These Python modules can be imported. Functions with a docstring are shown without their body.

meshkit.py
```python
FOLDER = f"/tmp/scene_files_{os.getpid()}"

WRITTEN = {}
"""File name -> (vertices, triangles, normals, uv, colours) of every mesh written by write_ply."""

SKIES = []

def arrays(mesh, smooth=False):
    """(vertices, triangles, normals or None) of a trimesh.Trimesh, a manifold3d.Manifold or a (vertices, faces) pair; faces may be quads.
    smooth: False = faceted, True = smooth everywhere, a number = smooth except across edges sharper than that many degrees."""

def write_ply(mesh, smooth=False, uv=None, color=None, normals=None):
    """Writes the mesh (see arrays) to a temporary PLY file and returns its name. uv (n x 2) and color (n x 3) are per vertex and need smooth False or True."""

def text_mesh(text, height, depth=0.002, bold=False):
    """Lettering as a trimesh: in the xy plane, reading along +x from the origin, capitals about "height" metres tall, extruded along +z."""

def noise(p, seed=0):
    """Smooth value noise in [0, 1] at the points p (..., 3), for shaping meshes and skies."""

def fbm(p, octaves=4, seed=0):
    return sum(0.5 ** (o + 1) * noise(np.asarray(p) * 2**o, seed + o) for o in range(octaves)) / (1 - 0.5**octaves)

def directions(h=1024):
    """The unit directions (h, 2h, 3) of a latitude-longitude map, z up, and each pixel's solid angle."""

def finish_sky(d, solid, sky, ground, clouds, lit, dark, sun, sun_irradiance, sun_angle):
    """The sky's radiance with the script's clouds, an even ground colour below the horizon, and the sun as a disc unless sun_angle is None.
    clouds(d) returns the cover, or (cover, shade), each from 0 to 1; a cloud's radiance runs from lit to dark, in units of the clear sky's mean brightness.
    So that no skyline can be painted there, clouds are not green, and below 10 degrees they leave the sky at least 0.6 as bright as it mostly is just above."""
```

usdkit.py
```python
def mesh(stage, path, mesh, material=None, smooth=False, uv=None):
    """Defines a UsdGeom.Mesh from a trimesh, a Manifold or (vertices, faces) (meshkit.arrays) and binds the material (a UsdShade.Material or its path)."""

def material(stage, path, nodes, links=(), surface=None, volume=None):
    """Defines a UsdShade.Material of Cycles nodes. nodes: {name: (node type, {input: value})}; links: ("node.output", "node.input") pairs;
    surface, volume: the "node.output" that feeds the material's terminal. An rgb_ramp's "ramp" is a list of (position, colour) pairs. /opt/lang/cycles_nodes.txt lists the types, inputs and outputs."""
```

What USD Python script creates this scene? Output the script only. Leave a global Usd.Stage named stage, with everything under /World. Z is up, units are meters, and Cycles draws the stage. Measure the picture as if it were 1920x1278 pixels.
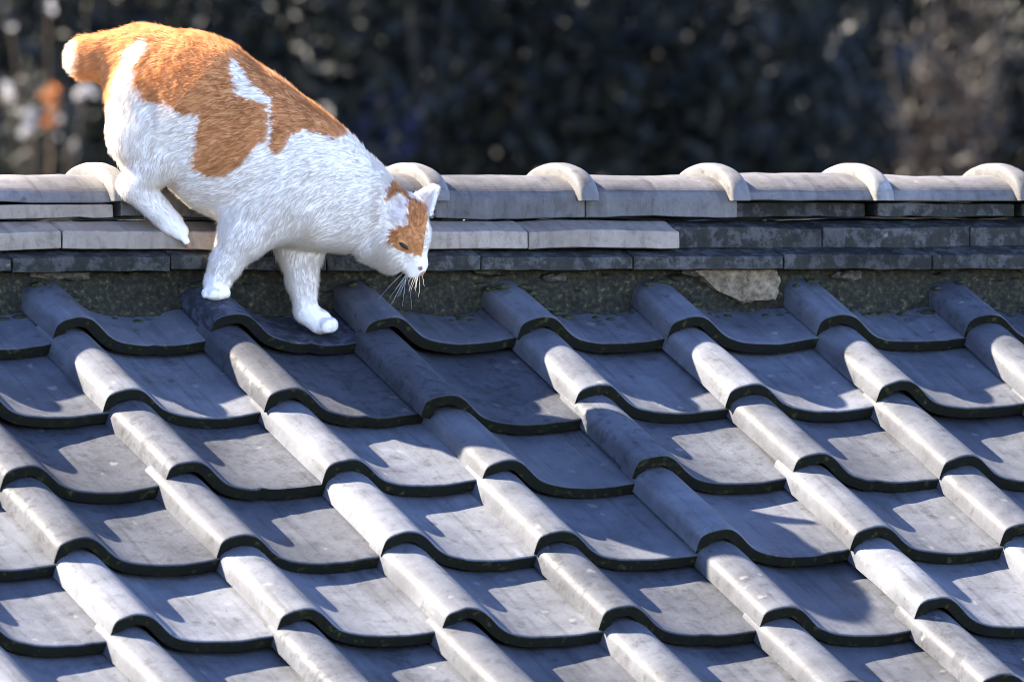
import math, numpy as np, trimesh
from pxr import Usd, UsdGeom, UsdLux, UsdShade, Sdf, Gf, Vt
from scipy.spatial import cKDTree
import usdkit, meshkit

stage = Usd.Stage.CreateInMemory()
UsdGeom.SetStageUpAxis(stage, "Z"); UsdGeom.SetStageMetersPerUnit(stage, 1.0)
world = UsdGeom.Xform.Define(stage, "/World"); stage.SetDefaultPrim(world.GetPrim())

# ---------------------------------------------------------------- camera, sky, sun, exposure
Z0 = 3.6                                   # height of the first tile row's front edge above the ground
YAW, PITCH, ROLL = 0.45196530, 0.02391162, 0.00523599
FPX, CDIST = 21689.9457, 18.0              # focal length in pixels of a 1920 wide picture
OFFX, OFFY = 0.22912247, -0.01134962
SUN = np.array([-0.4955, 0.6078, 0.6205]); SUN /= np.linalg.norm(SUN)
SUN_I, SKY_S, EXPOSURE = 1.12, 0.074, 3.05

_r = np.array([math.cos(YAW), -math.sin(YAW), 0.0])
FWD = np.array([math.sin(YAW) * math.cos(PITCH), math.cos(YAW) * math.cos(PITCH), -math.sin(PITCH)])
_u = np.cross(_r, FWD)
RGT = math.cos(ROLL) * _r + math.sin(ROLL) * _u
UPV = -math.sin(ROLL) * _r + math.cos(ROLL) * _u
CAM = OFFX * RGT + OFFY * UPV - CDIST * FWD + np.array([0, 0, Z0])
cam = UsdGeom.Camera.Define(stage, "/World/camera")
M = Gf.Matrix4d(*[float(v) for v in (*RGT, 0, *UPV, 0, *(-FWD), 0, *CAM, 1)])
cam.AddTransformOp().Set(M)
cam.CreateHorizontalApertureAttr(36.0); cam.CreateVerticalApertureAttr(36.0 * 681 / 1024)
cam.CreateFocalLengthAttr(36.0 * FPX / 1920)
cam.CreateFStopAttr(10.0); cam.CreateFocusDistanceAttr(18.0)
cam.CreateClippingRangeAttr(Gf.Vec2f(0.1, 5000)); cam.CreateExposureAttr(EXPOSURE)

elev, rot = math.asin(SUN[2]), math.atan2(SUN[0], SUN[1])
skymat = usdkit.material(stage, "/World/Looks/sky_look", {
    "s": ("sky_texture", {"sky_type": "single_scattering", "sun_disc": False, "sun_elevation": elev, "sun_rotation": rot, "altitude": 300.0, "aerosol_density": 0.15, "ozone_density": 6.0}),
    "w": ("mix_color", {"blend_type": "multiply", "fac": 1.0, "b": (1.13, 0.95, 1.02), "use_clamp": False, "use_clamp_result": False}),
    "b": ("background_shader", {"strength": SKY_S})}, [("s.color", "w.a"), ("w.result", "b.color")], surface="b.background")
sky = UsdLux.DomeLight.Define(stage, "/World/sky")
UsdShade.MaterialBindingAPI.Apply(sky.GetPrim()).Bind(skymat)
sky.GetPrim().SetCustomDataByKey("kind", "structure")
sun = UsdLux.DistantLight.Define(stage, "/World/sun")
sun.CreateIntensityAttr(SUN_I); sun.CreateAngleAttr(0.5); sun.CreateNormalizeAttr(True); sun.CreateColorAttr(Gf.Vec3f(1.0, 0.88, 0.72))
zx = np.cross([0, 0, 1.0], SUN); zx /= np.linalg.norm(zx); zy = np.cross(SUN, zx)
sun.AddTransformOp().Set(Gf.Matrix4d(*[float(v) for v in (*zx, 0, *zy, 0, *SUN, 0, 0, 0, 30, 1)]))

def unproject(px, py, depth):
    px, py, depth = np.asarray(px, float), np.asarray(py, float), np.asarray(depth, float)
    d = FWD + RGT * ((px - 960) / FPX)[..., None] - UPV * ((py - 639) / FPX)[..., None]
    return CAM + d * depth[..., None]

# ---------------------------------------------------------------- helpers
used = {}
def numbered(path):
    k = used.get(path, -1) + 1; used[path] = k
    return path if k == 0 else f"{path}_{k:03d}"
def tag(prim, label=None, cat=None, group=None, kind=None):
    for key, v in (("label", label), ("category", cat), ("group", group), ("kind", kind)):
        if v: prim.SetCustomDataByKey(key, v)
    return prim
def thing(name, loc, label, cat, group=None):
    x = UsdGeom.Xform.Define(stage, numbered("/World/" + name)); x.AddTranslateOp().Set(Gf.Vec3d(*map(float, loc)))
    return tag(x.GetPrim(), label, cat, group)
def obj(name, mesh, mat, parent=None, smooth=False, prim_attrs=None, label=None, kind=None):
    path = numbered((str(parent.GetPath()) if parent else "/World") + "/" + name)
    m = usdkit.mesh(stage, path, mesh, mat, smooth=smooth)
    for k, v in (prim_attrs or {}).items():
        v = np.asarray(v, np.float32)
        api = UsdGeom.PrimvarsAPI(m)
        if v.ndim == 1: api.CreatePrimvar(k, Sdf.ValueTypeNames.FloatArray, "vertex").Set(Vt.FloatArray.FromNumpy(v))
        else: api.CreatePrimvar(k, Sdf.ValueTypeNames.Color3fArray, "vertex").Set(Vt.Vec3fArray.FromNumpy(v))
    p = m.GetPrim(); tag(p, label=label, kind=kind)
    return p
def raw_mesh(name, v, f, n, mat, parent, attrs=None, label=None, kind=None):
    path = numbered(str(parent.GetPath()) + "/" + name)
    m = UsdGeom.Mesh.Define(stage, path)
    m.CreatePointsAttr(Vt.Vec3fArray.FromNumpy(v.astype(np.float32)))
    m.CreateFaceVertexCountsAttr(Vt.IntArray.FromNumpy(np.full(len(f), 3, np.int32)))
    m.CreateFaceVertexIndicesAttr(Vt.IntArray.FromNumpy(f.astype(np.int32).ravel()))
    m.CreateSubdivisionSchemeAttr("none")
    m.CreateNormalsAttr(Vt.Vec3fArray.FromNumpy(n.astype(np.float32))); m.SetNormalsInterpolation("vertex")
    for k, a in (attrs or {}).items():
        UsdGeom.PrimvarsAPI(m).CreatePrimvar(k, Sdf.ValueTypeNames.FloatArray, "vertex").Set(Vt.FloatArray.FromNumpy(np.asarray(a, np.float32)))
    UsdShade.MaterialBindingAPI.Apply(m.GetPrim()).Bind(mat)
    return tag(m.GetPrim(), label=label, kind=kind)

# ---------------------------------------------------------------- materials
L = "/World/Looks/"
TH = math.atan(0.5)
def tile_look(name, lo, hi, moss_amount=0.0, rough=(0.52, 0.78)):
    return usdkit.material(stage, L + name, {
        "geo": ("geometry", {}), "oi": ("object_info", {}),
        "n1": ("noise_texture", {"scale": 9.0, "detail": 6.0, "roughness": 0.62}),
        "n2": ("noise_texture", {"scale": 190.0, "detail": 3.0, "roughness": 0.6}),
        "n3": ("noise_texture", {"scale": 38.0, "detail": 5.0, "roughness": 0.7}),
        "n4": ("noise_texture", {"scale": 70.0, "detail": 3.0, "roughness": 0.6}),
        "mr": ("mapping", {"rotation": (-TH, 0.0, 0.0)}), "ms": ("mapping", {"scale": (75.0, 5.0, 20.0)}), "n5": ("noise_texture", {"scale": 1.0, "detail": 4.0, "roughness": 0.6}),
        "str": ("rgb_ramp", {"ramp": [(0.30, (0.62, 0.61, 0.58)), (0.48, (1, 1, 1)), (0.60, (1, 1, 1)), (0.72, (1.28, 1.27, 1.25))]}),
        "m4": ("mix_color", {"blend_type": "multiply", "fac": 0.8, "use_clamp": False, "use_clamp_result": False}),
        "r1": ("rgb_ramp", {"ramp": [(0.32, lo), (0.68, hi)]}),
        "spk": ("rgb_ramp", {"ramp": [(0.27, (0.28, 0.27, 0.25)), (0.36, (1, 1, 1)), (0.66, (1, 1, 1)), (0.74, (1.25, 1.25, 1.22))]}),
        "blot": ("rgb_ramp", {"ramp": [(0.28, (0.50, 0.48, 0.44)), (0.45, (0.95, 0.95, 0.95)), (0.62, (1.05, 1.05, 1.05)), (0.72, (1.35, 1.34, 1.3))]}),
        "m1": ("mix_color", {"blend_type": "multiply", "fac": 0.75, "use_clamp": False, "use_clamp_result": False}), "m2": ("mix_color", {"blend_type": "multiply", "fac": 0.85, "use_clamp": False, "use_clamp_result": False}),
        "vo": ("voronoi_texture", {"scale": 34.0, "randomness": 1.0, "detail": 0.0}), "vs": ("separate_color", {}), "vr": ("map_range", {"from_min": 0.16, "from_max": 0.24, "to_min": 1.0, "to_max": 0.0, "clamp": True}),
        "vk": ("math", {"math_type": "greater_than", "value2": 0.86}), "vd": ("math", {"math_type": "greater_than", "value2": 0.62}), "vm": ("math", {"math_type": "multiply"}), "vf": ("math", {"math_type": "multiply", "value2": 0.55}),
        "vc": ("mix_color", {"a": (0.20, 0.20, 0.18), "b": (0.03, 0.03, 0.027)}), "m5": ("mix_color", {"blend_type": "mix"}),
        "nd": ("mix_vector", {"fac": 0.035}),
        "rv": ("map_range", {"from_min": 0.0, "from_max": 1.0, "to_min": 0.74, "to_max": 1.18}),
        "rvc": ("combine_color", {}), "m3": ("mix_color", {"blend_type": "multiply", "fac": 1.0, "use_clamp_result": False}),
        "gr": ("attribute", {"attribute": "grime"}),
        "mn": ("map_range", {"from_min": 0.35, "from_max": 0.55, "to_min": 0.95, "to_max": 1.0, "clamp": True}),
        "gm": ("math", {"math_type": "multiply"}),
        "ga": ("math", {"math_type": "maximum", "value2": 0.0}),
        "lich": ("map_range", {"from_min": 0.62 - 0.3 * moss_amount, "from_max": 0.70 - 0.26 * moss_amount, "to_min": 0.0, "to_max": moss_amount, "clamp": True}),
        "mossc": ("rgb_ramp", {"ramp": [(0.35, (0.005, 0.005, 0.0045)), (0.60, (0.010, 0.011, 0.006)), (0.75, (0.04, 0.038, 0.02))]}),  # moss colour, taken near black to carry painted shade as well
        "mx": ("mix_color", {"blend_type": "mix"}),
        "rr": ("map_range", {"from_min": 0.3, "from_max": 0.7, "to_min": rough[0], "to_max": rough[1]}),
        "bp": ("bump", {"strength": 0.35, "distance": 0.0012}),
        "hs": ("math", {"math_type": "multiply_add", "value2": 0.6}),
        "sp": ("map_range", {"from_min": 0.0, "from_max": 1.0, "to_min": 0.2, "to_max": 0.02}), "ro": ("math", {"math_type": "maximum"}), "p": ("principled_bsdf", {})},
        [("geo.position", "n1.vector"), ("geo.position", "n2.vector"), ("geo.position", "n3.vector"), ("geo.position", "n4.vector"),
         ("n1.fac", "r1.fac"), ("n2.fac", "spk.fac"), ("n3.fac", "blot.fac"), ("r1.color", "m1.a"), ("spk.color", "m1.b"), ("m1.result", "m2.a"), ("blot.color", "m2.b"),
         ("oi.random", "rv.value"), ("rv.result", "rvc.r"), ("rv.result", "rvc.g"), ("rv.result", "rvc.b"), ("geo.position", "mr.vector"), ("mr.vector", "ms.vector"), ("ms.vector", "n5.vector"), ("n5.fac", "str.fac"), ("geo.position", "nd.a"), ("n3.color", "nd.b"), ("nd.result", "vo.vector"), ("vo.distance", "vr.value"), ("vo.color", "vs.color"), ("vs.r", "vk.value1"), ("vs.g", "vd.value1"), ("vk.value", "vm.value1"), ("vr.result", "vm.value2"), ("vm.value", "vf.value1"), ("vd.value", "vc.fac"), ("m2.result", "m5.a"), ("vc.result", "m5.b"), ("vf.value", "m5.fac"), ("m5.result", "m4.a"), ("str.color", "m4.b"), ("m4.result", "m3.a"), ("rvc.color", "m3.b"),
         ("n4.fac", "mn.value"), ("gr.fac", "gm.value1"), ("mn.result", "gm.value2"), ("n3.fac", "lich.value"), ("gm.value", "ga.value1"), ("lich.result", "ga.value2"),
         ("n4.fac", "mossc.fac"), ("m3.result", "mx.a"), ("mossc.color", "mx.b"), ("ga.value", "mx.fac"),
         ("n3.fac", "rr.value"), ("rr.result", "ro.value1"), ("ga.value", "ro.value2"), ("ro.value", "p.roughness"), ("ga.value", "sp.value"), ("sp.result", "p.specular_ior_level"), ("n2.fac", "hs.value1"), ("n3.fac", "hs.value3"), ("hs.value", "bp.height"), ("bp.normal", "p.normal"),
         ("mx.result", "p.base_color")], surface="p.BSDF")
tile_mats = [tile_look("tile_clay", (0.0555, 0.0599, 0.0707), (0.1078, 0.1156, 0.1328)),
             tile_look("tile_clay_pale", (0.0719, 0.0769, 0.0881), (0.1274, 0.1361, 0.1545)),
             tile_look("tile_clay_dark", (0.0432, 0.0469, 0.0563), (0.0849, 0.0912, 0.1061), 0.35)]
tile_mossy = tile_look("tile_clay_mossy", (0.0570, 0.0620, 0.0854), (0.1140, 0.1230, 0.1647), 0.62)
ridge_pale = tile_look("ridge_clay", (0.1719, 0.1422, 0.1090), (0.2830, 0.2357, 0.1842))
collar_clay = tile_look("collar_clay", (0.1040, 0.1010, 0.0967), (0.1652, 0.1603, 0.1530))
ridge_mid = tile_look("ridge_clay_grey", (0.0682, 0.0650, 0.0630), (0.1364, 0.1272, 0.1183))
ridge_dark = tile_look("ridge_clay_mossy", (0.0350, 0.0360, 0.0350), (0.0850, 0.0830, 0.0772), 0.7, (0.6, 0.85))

def rough_look(name, ramp, scale, rough=0.9, bump=0.004, detail=6.0):
    return usdkit.material(stage, L + name, {
        "geo": ("geometry", {}), "n": ("noise_texture", {"scale": scale, "detail": detail, "roughness": 0.65}),
        "r": ("rgb_ramp", {"ramp": ramp}), "b": ("bump", {"strength": 0.6, "distance": bump}), "p": ("principled_bsdf", {"roughness": rough, "specular_ior_level": 0.25})},
        [("geo.position", "n.vector"), ("n.fac", "r.fac"), ("r.color", "p.base_color"), ("n.fac", "b.height"), ("b.normal", "p.normal")], surface="p.BSDF")
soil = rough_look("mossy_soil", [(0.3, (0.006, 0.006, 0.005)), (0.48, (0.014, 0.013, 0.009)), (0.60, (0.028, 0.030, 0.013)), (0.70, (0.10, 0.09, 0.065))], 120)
soil_pale = rough_look("crumbling_mortar", [(0.3, (0.012, 0.011, 0.009)), (0.5, (0.05, 0.045, 0.033)), (0.7, (0.12, 0.105, 0.08))], 110)
tan_mortar = rough_look("tan_mortar", [(0.3, (0.04, 0.03, 0.018)), (0.5, (0.14, 0.11, 0.07)), (0.7, (0.26, 0.21, 0.14))], 70)
moss_look = rough_look("moss", [(0.3, (0.010, 0.011, 0.006)), (0.55, (0.030, 0.034, 0.014)), (0.75, (0.075, 0.075, 0.035))], 160)
plaster = rough_look("plaster", [(0.3, (0.55, 0.53, 0.48)), (0.7, (0.65, 0.63, 0.58))], 6)
timber = rough_look("timber", [(0.3, (0.06, 0.04, 0.025)), (0.7, (0.11, 0.075, 0.05))], 20)
earth = rough_look("earth", [(0.3, (0.05, 0.04, 0.025)), (0.5, (0.05, 0.06, 0.025)), (0.7, (0.09, 0.08, 0.05))], 1.5, bump=0.03)
wooded = rough_look("wooded_slope", [(0.3, (0.008, 0.010, 0.008)), (0.55, (0.018, 0.024, 0.014)), (0.75, (0.035, 0.045, 0.028))], 0.9, bump=0.3)
bark = rough_look("bark", [(0.3, (0.018, 0.016, 0.014)), (0.7, (0.045, 0.042, 0.038))], 25, bump=0.01)
def leaf_look(name, a, b, trans=0.25, rough=0.5):
    return usdkit.material(stage, L + name, {
        "geo": ("geometry", {}), "r": ("rgb_ramp", {"ramp": [(0.0, a), (1.0, b)]}),
        "p": ("principled_bsdf", {"roughness": rough, "specular_ior_level": 0.5}), "t": ("translucent_bsdf", {}), "m": ("mix_closure", {"fac": trans})},
        [("geo.random_per_island", "r.fac"), ("r.color", "p.base_color"), ("r.color", "t.color"), ("p.BSDF", "m.closure1"), ("t.BSDF", "m.closure2")], surface="m.closure")
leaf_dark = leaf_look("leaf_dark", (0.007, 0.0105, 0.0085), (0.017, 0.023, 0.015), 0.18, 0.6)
leaf_olive = leaf_look("leaf_olive", (0.016, 0.018, 0.012), (0.040, 0.042, 0.027), 0.2, 0.6)
leaf_dry = leaf_look("leaf_dry", (0.035, 0.026, 0.02), (0.09, 0.07, 0.055), 0.25, 0.7)
leaf_orange = leaf_look("leaf_orange", (0.30, 0.11, 0.035), (0.42, 0.18, 0.06), 0.45)
petal_white = leaf_look("petal_white", (0.36, 0.35, 0.36), (0.5, 0.49, 0.49), 0.4)
blue_sheet = rough_look("blue_sheet", [(0.3, (0.008, 0.012, 0.04)), (0.7, (0.016, 0.022, 0.065))], 4, rough=0.5)

# ---------------------------------------------------------------- ground and hillside
rng = np.random.default_rng(7)
def grid_mesh(xs, ys, zf):
    X, Y = np.meshgrid(xs, ys, indexing="ij"); Z = zf(X, Y)
    v = np.stack([X, Y, Z], -1).reshape(-1, 3); nx, ny = len(xs), len(ys)
    i = (np.arange(nx - 1)[:, None] * ny + np.arange(ny - 1)).ravel()
    return v, np.stack([i, i + ny, i + ny + 1, i + 1], 1)
def ground_z(X, Y):
    far = np.clip((Y - 55) / 120.0, 0, 1)
    n = meshkit.fbm(np.stack([X * 0.05, Y * 0.05, X * 0], -1), 4, 3)
    return far * far * (3 - 2 * far) * (38 + 14 * n) + np.clip(Y - 60, 0, 30) / 30 * n * 4
gx = np.concatenate([np.linspace(-900, -160, 12), np.linspace(-150, 260, 83), np.linspace(280, 1000, 12)])
gy = np.concatenate([np.linspace(-300, -40, 8), np.linspace(-30, 50, 17), np.linspace(54, 240, 63), np.linspace(300, 1200, 8)])
ground = obj("ground", grid_mesh(gx, gy, lambda X, Y: np.where(Y < 54, 0.0, ground_z(X, Y))), earth, None, True, kind="structure")

# ---------------------------------------------------------------- house: roof of pantiles, ridge, walls
W, EXP, TH = 0.265, 0.23247, math.atan(0.5)
CT, ST = math.cos(TH), math.sin(TH)
UV = np.array([[1, 0, 0], [0, -CT, -ST], [0, -ST, CT]])        # rows: along ridge, down the slope, outward
I0, I1, J1 = -9, 8, 9
YC = 0.260
house = thing("house", (0, 0, Z0), "low house with grey clay pantile roof and capped ridge under the cat", "house")
slope_len = J1 * EXP + 0.03
EAVE_Y, EAVE_Z = -slope_len * CT, -slope_len * ST
xL, xR = (I0 - 0.15) * W, (I1 + 1.1) * W
def prism_x(poly_yz, x0, x1):
    from shapely.geometry import Polygon
    m = trimesh.creation.extrude_polygon(Polygon(poly_yz), x1 - x0, engine="earcut")
    v = m.vertices.copy(); m.vertices = np.stack([v[:, 2] + x0, v[:, 0], v[:, 1]], 1)
    m.fix_normals(); return m
BK = 2 * YC - EAVE_Y
deck_drop = 0.075
deck = prism_x([(EAVE_Y + 0.02, EAVE_Z - deck_drop), (YC, YC * 0.5 - deck_drop), (BK - 0.02, EAVE_Z - deck_drop), (BK - 0.02, EAVE_Z - deck_drop - 0.03), (YC, YC * 0.5 - deck_drop - 0.04), (EAVE_Y + 0.02, EAVE_Z - deck_drop - 0.03)], xL, xR)
roof = obj("roof", deck, timber, house)
wy0, wy1, wx0, wx1 = EAVE_Y + 0.35, BK - 0.35, xL + 0.25, xR - 0.25
wall_top = EAVE_Z - deck_drop - 0.03 + 0.10
def slab(x0, y0, z0, x1, y1, z1): 
    m = trimesh.creation.box([x1 - x0, y1 - y0, z1 - z0]); m.apply_translation([(x0 + x1) / 2, (y0 + y1) / 2, (z0 + z1) / 2]); return m
obj("wall", prism_x([(wy0, -Z0), (wy1, -Z0), (wy1, EAVE_Z + 0.05), (YC, YC * 0.5 - 0.13), (wy0, EAVE_Z + 0.05)], wx0, wx1), plaster, house)
for px_ in np.linspace(wx0, wx1, 5):
    obj("post", slab(px_ - 0.05, wy0 - 0.012, -Z0, px_ + 0.05, wy0 + 0.05, EAVE_Z + 0.03), timber, house)

PROF = np.array([[0.000, -6.0], [0.0004, 2], [0.0012, 10], [0.0028, 17.5], [0.0070, 22.8], [0.016, 27.6], [0.028, 31.0], [0.040, 32.8], [0.050, 32.2], [0.059, 29.4], [0.068, 24.2], [0.078, 16.0],
                 [0.088, 7.0], [0.099, -1.5], [0.111, -7.8], [0.125, -12.2], [0.142, -15.4], [0.163, -17.4], [0.186, -18.0], [0.210, -17.2], [0.233, -14.6], [0.256, -11.2], [0.272, -9.0], [0.284, -7.8]])
PROF[:, 1] /= 1000
from scipy.interpolate import PchipInterpolator
_pp = PchipInterpolator(np.arange(len(PROF)), PROF)
NU = 46
tt = np.concatenate([np.linspace(0, 5, 9)[:-1], np.linspace(5, len(PROF) - 1, NU - 8)])
prof = _pp(tt)
tang = np.gradient(prof, axis=0); tang /= np.linalg.norm(tang, axis=1)[:, None]
pn = np.stack([-tang[:, 1], tang[:, 0]], 1)
THK = 0.0185
under_p = prof - pn * THK
under_p[:, 1] = np.minimum(under_p[:, 1], prof[:, 1] - 0.004); under_p[:3, 1] = np.minimum(under_p[:3, 1], -0.012)
STEP = 0.0235
def tile_mesh(seed, tail=-0.285, chip=True):
    r = np.random.default_rng(seed)
    vs = np.concatenate([np.linspace(tail, -0.02, 9), [-0.010, -0.0045, -0.0018, -0.0004]])
    drop = np.array([0] * 9 + [0, 0.0002, 0.0009, 0.0028])
    nu, nv = len(prof), len(vs)
    edge = (meshkit.noise(np.stack([prof[:, 0] * 60, np.full(nu, seed * 1.7), np.zeros(nu)], -1)) - 0.5) * 0.003
    edge += (meshkit.noise(np.stack([prof[:, 0] * 11, np.full(nu, seed * 2.3), np.ones(nu)], -1)) - 0.5) * 0.006
    cx = r.uniform(0.03, 0.26); edge -= (r.random() < 0.35) * r.uniform(0.002, 0.006) * np.exp(-((prof[:, 0] - cx) / 0.008) ** 2)
    w = np.clip((vs + 0.03) / 0.03, 0, 1)
    top = np.zeros((nu, nv, 3)); bot = np.zeros((nu, nv, 3))
    for arr, p, sgn in ((top, prof, 1), (bot, under_p, -1)):
        arr[..., 0] = p[:, :1]; arr[..., 1] = vs[None] + edge[:, None] * w[None]
        arr[..., 2] = p[:, 1:] + (vs * STEP / EXP)[None] - sgn * drop[None] * (1 if sgn > 0 else 0.3)
    warp = (meshkit.noise(np.stack([top[..., 0] * 9, top[..., 1] * 9, np.full((nu, nv), seed * 3.1)], -1)) - 0.5) * 0.0035
    top[..., 2] += warp; bot[..., 2] += warp
    v = np.concatenate([top.reshape(-1, 3), bot.reshape(-1, 3)]); B = nu * nv
    q = []
    i, j = np.meshgrid(np.arange(nu - 1), np.arange(nv - 1), indexing="ij"); a = (i * nv + j).ravel()
    q.append(np.stack([a, a + nv, a + nv + 1, a + 1], 1)); q.append(B + np.stack([a, a + 1, a + nv + 1, a + nv], 1))
    e = np.arange(nu - 1) * nv + nv - 1; q.append(np.stack([e, e + nv, B + e + nv, B + e], 1))
    e = np.arange(nu - 1) * nv; q.append(np.stack([e + nv, e, B + e, B + e + nv], 1))
    e = np.arange(nv - 1); q.append(np.stack([e, e + 1, B + e + 1, B + e], 1))
    e = (nu - 1) * nv + np.arange(nv - 1); q.append(np.stack([e + 1, e, B + e, B + e + 1], 1))
    q = np.concatenate(q)
    # grid above is (x, v-down): mirrored handedness is handled with the local frame below
    return v, q
def make_tile(i, j, du=0, dv=0, dn=0, mat=None):
    seed = (i + 20) * 31 + j * 7
    r = np.random.default_rng(seed + 1000)
    v, q = tile_mesh(seed, tail=-0.20 if j == 0 else -0.285)
    du += r.normal(0, 0.003); dv += r.normal(0, 0.0045); dn += r.normal(0, 0.0018)
    a = r.normal(0, 0.007); b = r.normal(0, 0.009)
    v[:, 2] += (v[:, 0] - W / 2) * b
    v[:, :2] = np.stack([v[:, 0] + v[:, 1] * a, v[:, 1] - (v[:, 0] - W / 2) * a], 1)
    loc = v + np.array([i * W + du, j * EXP + dv, dn - 0.002])
    P = loc @ UV
    P, f, n = meshkit.arrays((P, q[:, ::-1]), 38)
    nl = n @ UV.T; lv = (P @ UV.T) - np.array([i * W + du, j * EXP + dv, 0])
    grime = np.clip((nl[:, 1] - 0.35) / 0.35, 0, 1) * (lv[:, 1] > -0.014)  # mossy front ends, with their shade painted into the same dark colour
    grime = np.maximum(grime, (nl[:, 2] < -0.2) * 0.9)  # shade under the tile painted onto its downward faces
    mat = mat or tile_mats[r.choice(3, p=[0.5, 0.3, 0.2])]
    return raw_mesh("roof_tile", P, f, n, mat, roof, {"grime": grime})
special = {(0, 1): dict(dv=0.030, du=-0.008), (-1, 0): dict(mat=tile_mossy)}
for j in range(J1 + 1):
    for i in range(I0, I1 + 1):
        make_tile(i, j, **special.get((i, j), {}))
# back slope: one laid sheet of the same corrugation (never faces the photograph)
bu = np.concatenate([[p + i * W for p in prof[8::3, 0] if p < W] for i in range(I0, I1 + 1)])
bp_ = np.concatenate([[h for s, h in prof[8::3] if s < W] for i in range(I0, I1 + 1)])
bv = np.concatenate([[k * EXP, (k + 1) * EXP - 0.001] for k in range(0, J1)]); bs = np.tile([-STEP, 0.0], J1)
Xb, Vb = np.meshgrid(bu, bv, indexing="ij"); Nb = bp_[:, None] + bs[None] - 0.002
vb = np.stack([Xb, YC + 0.03 + Vb * CT + Nb * ST, YC * 0.5 - 0.015 - Vb * ST + Nb * CT], -1).reshape(-1, 3)
ib = (np.arange(len(bu) - 1)[:, None] * len(bv) + np.arange(len(bv) - 1)).ravel()
obj("back_tiling", (vb, np.stack([ib, ib + len(bv), ib + len(bv) + 1, ib + 1], 1)), tile_mats[0], roof, kind="stuff")

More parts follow.
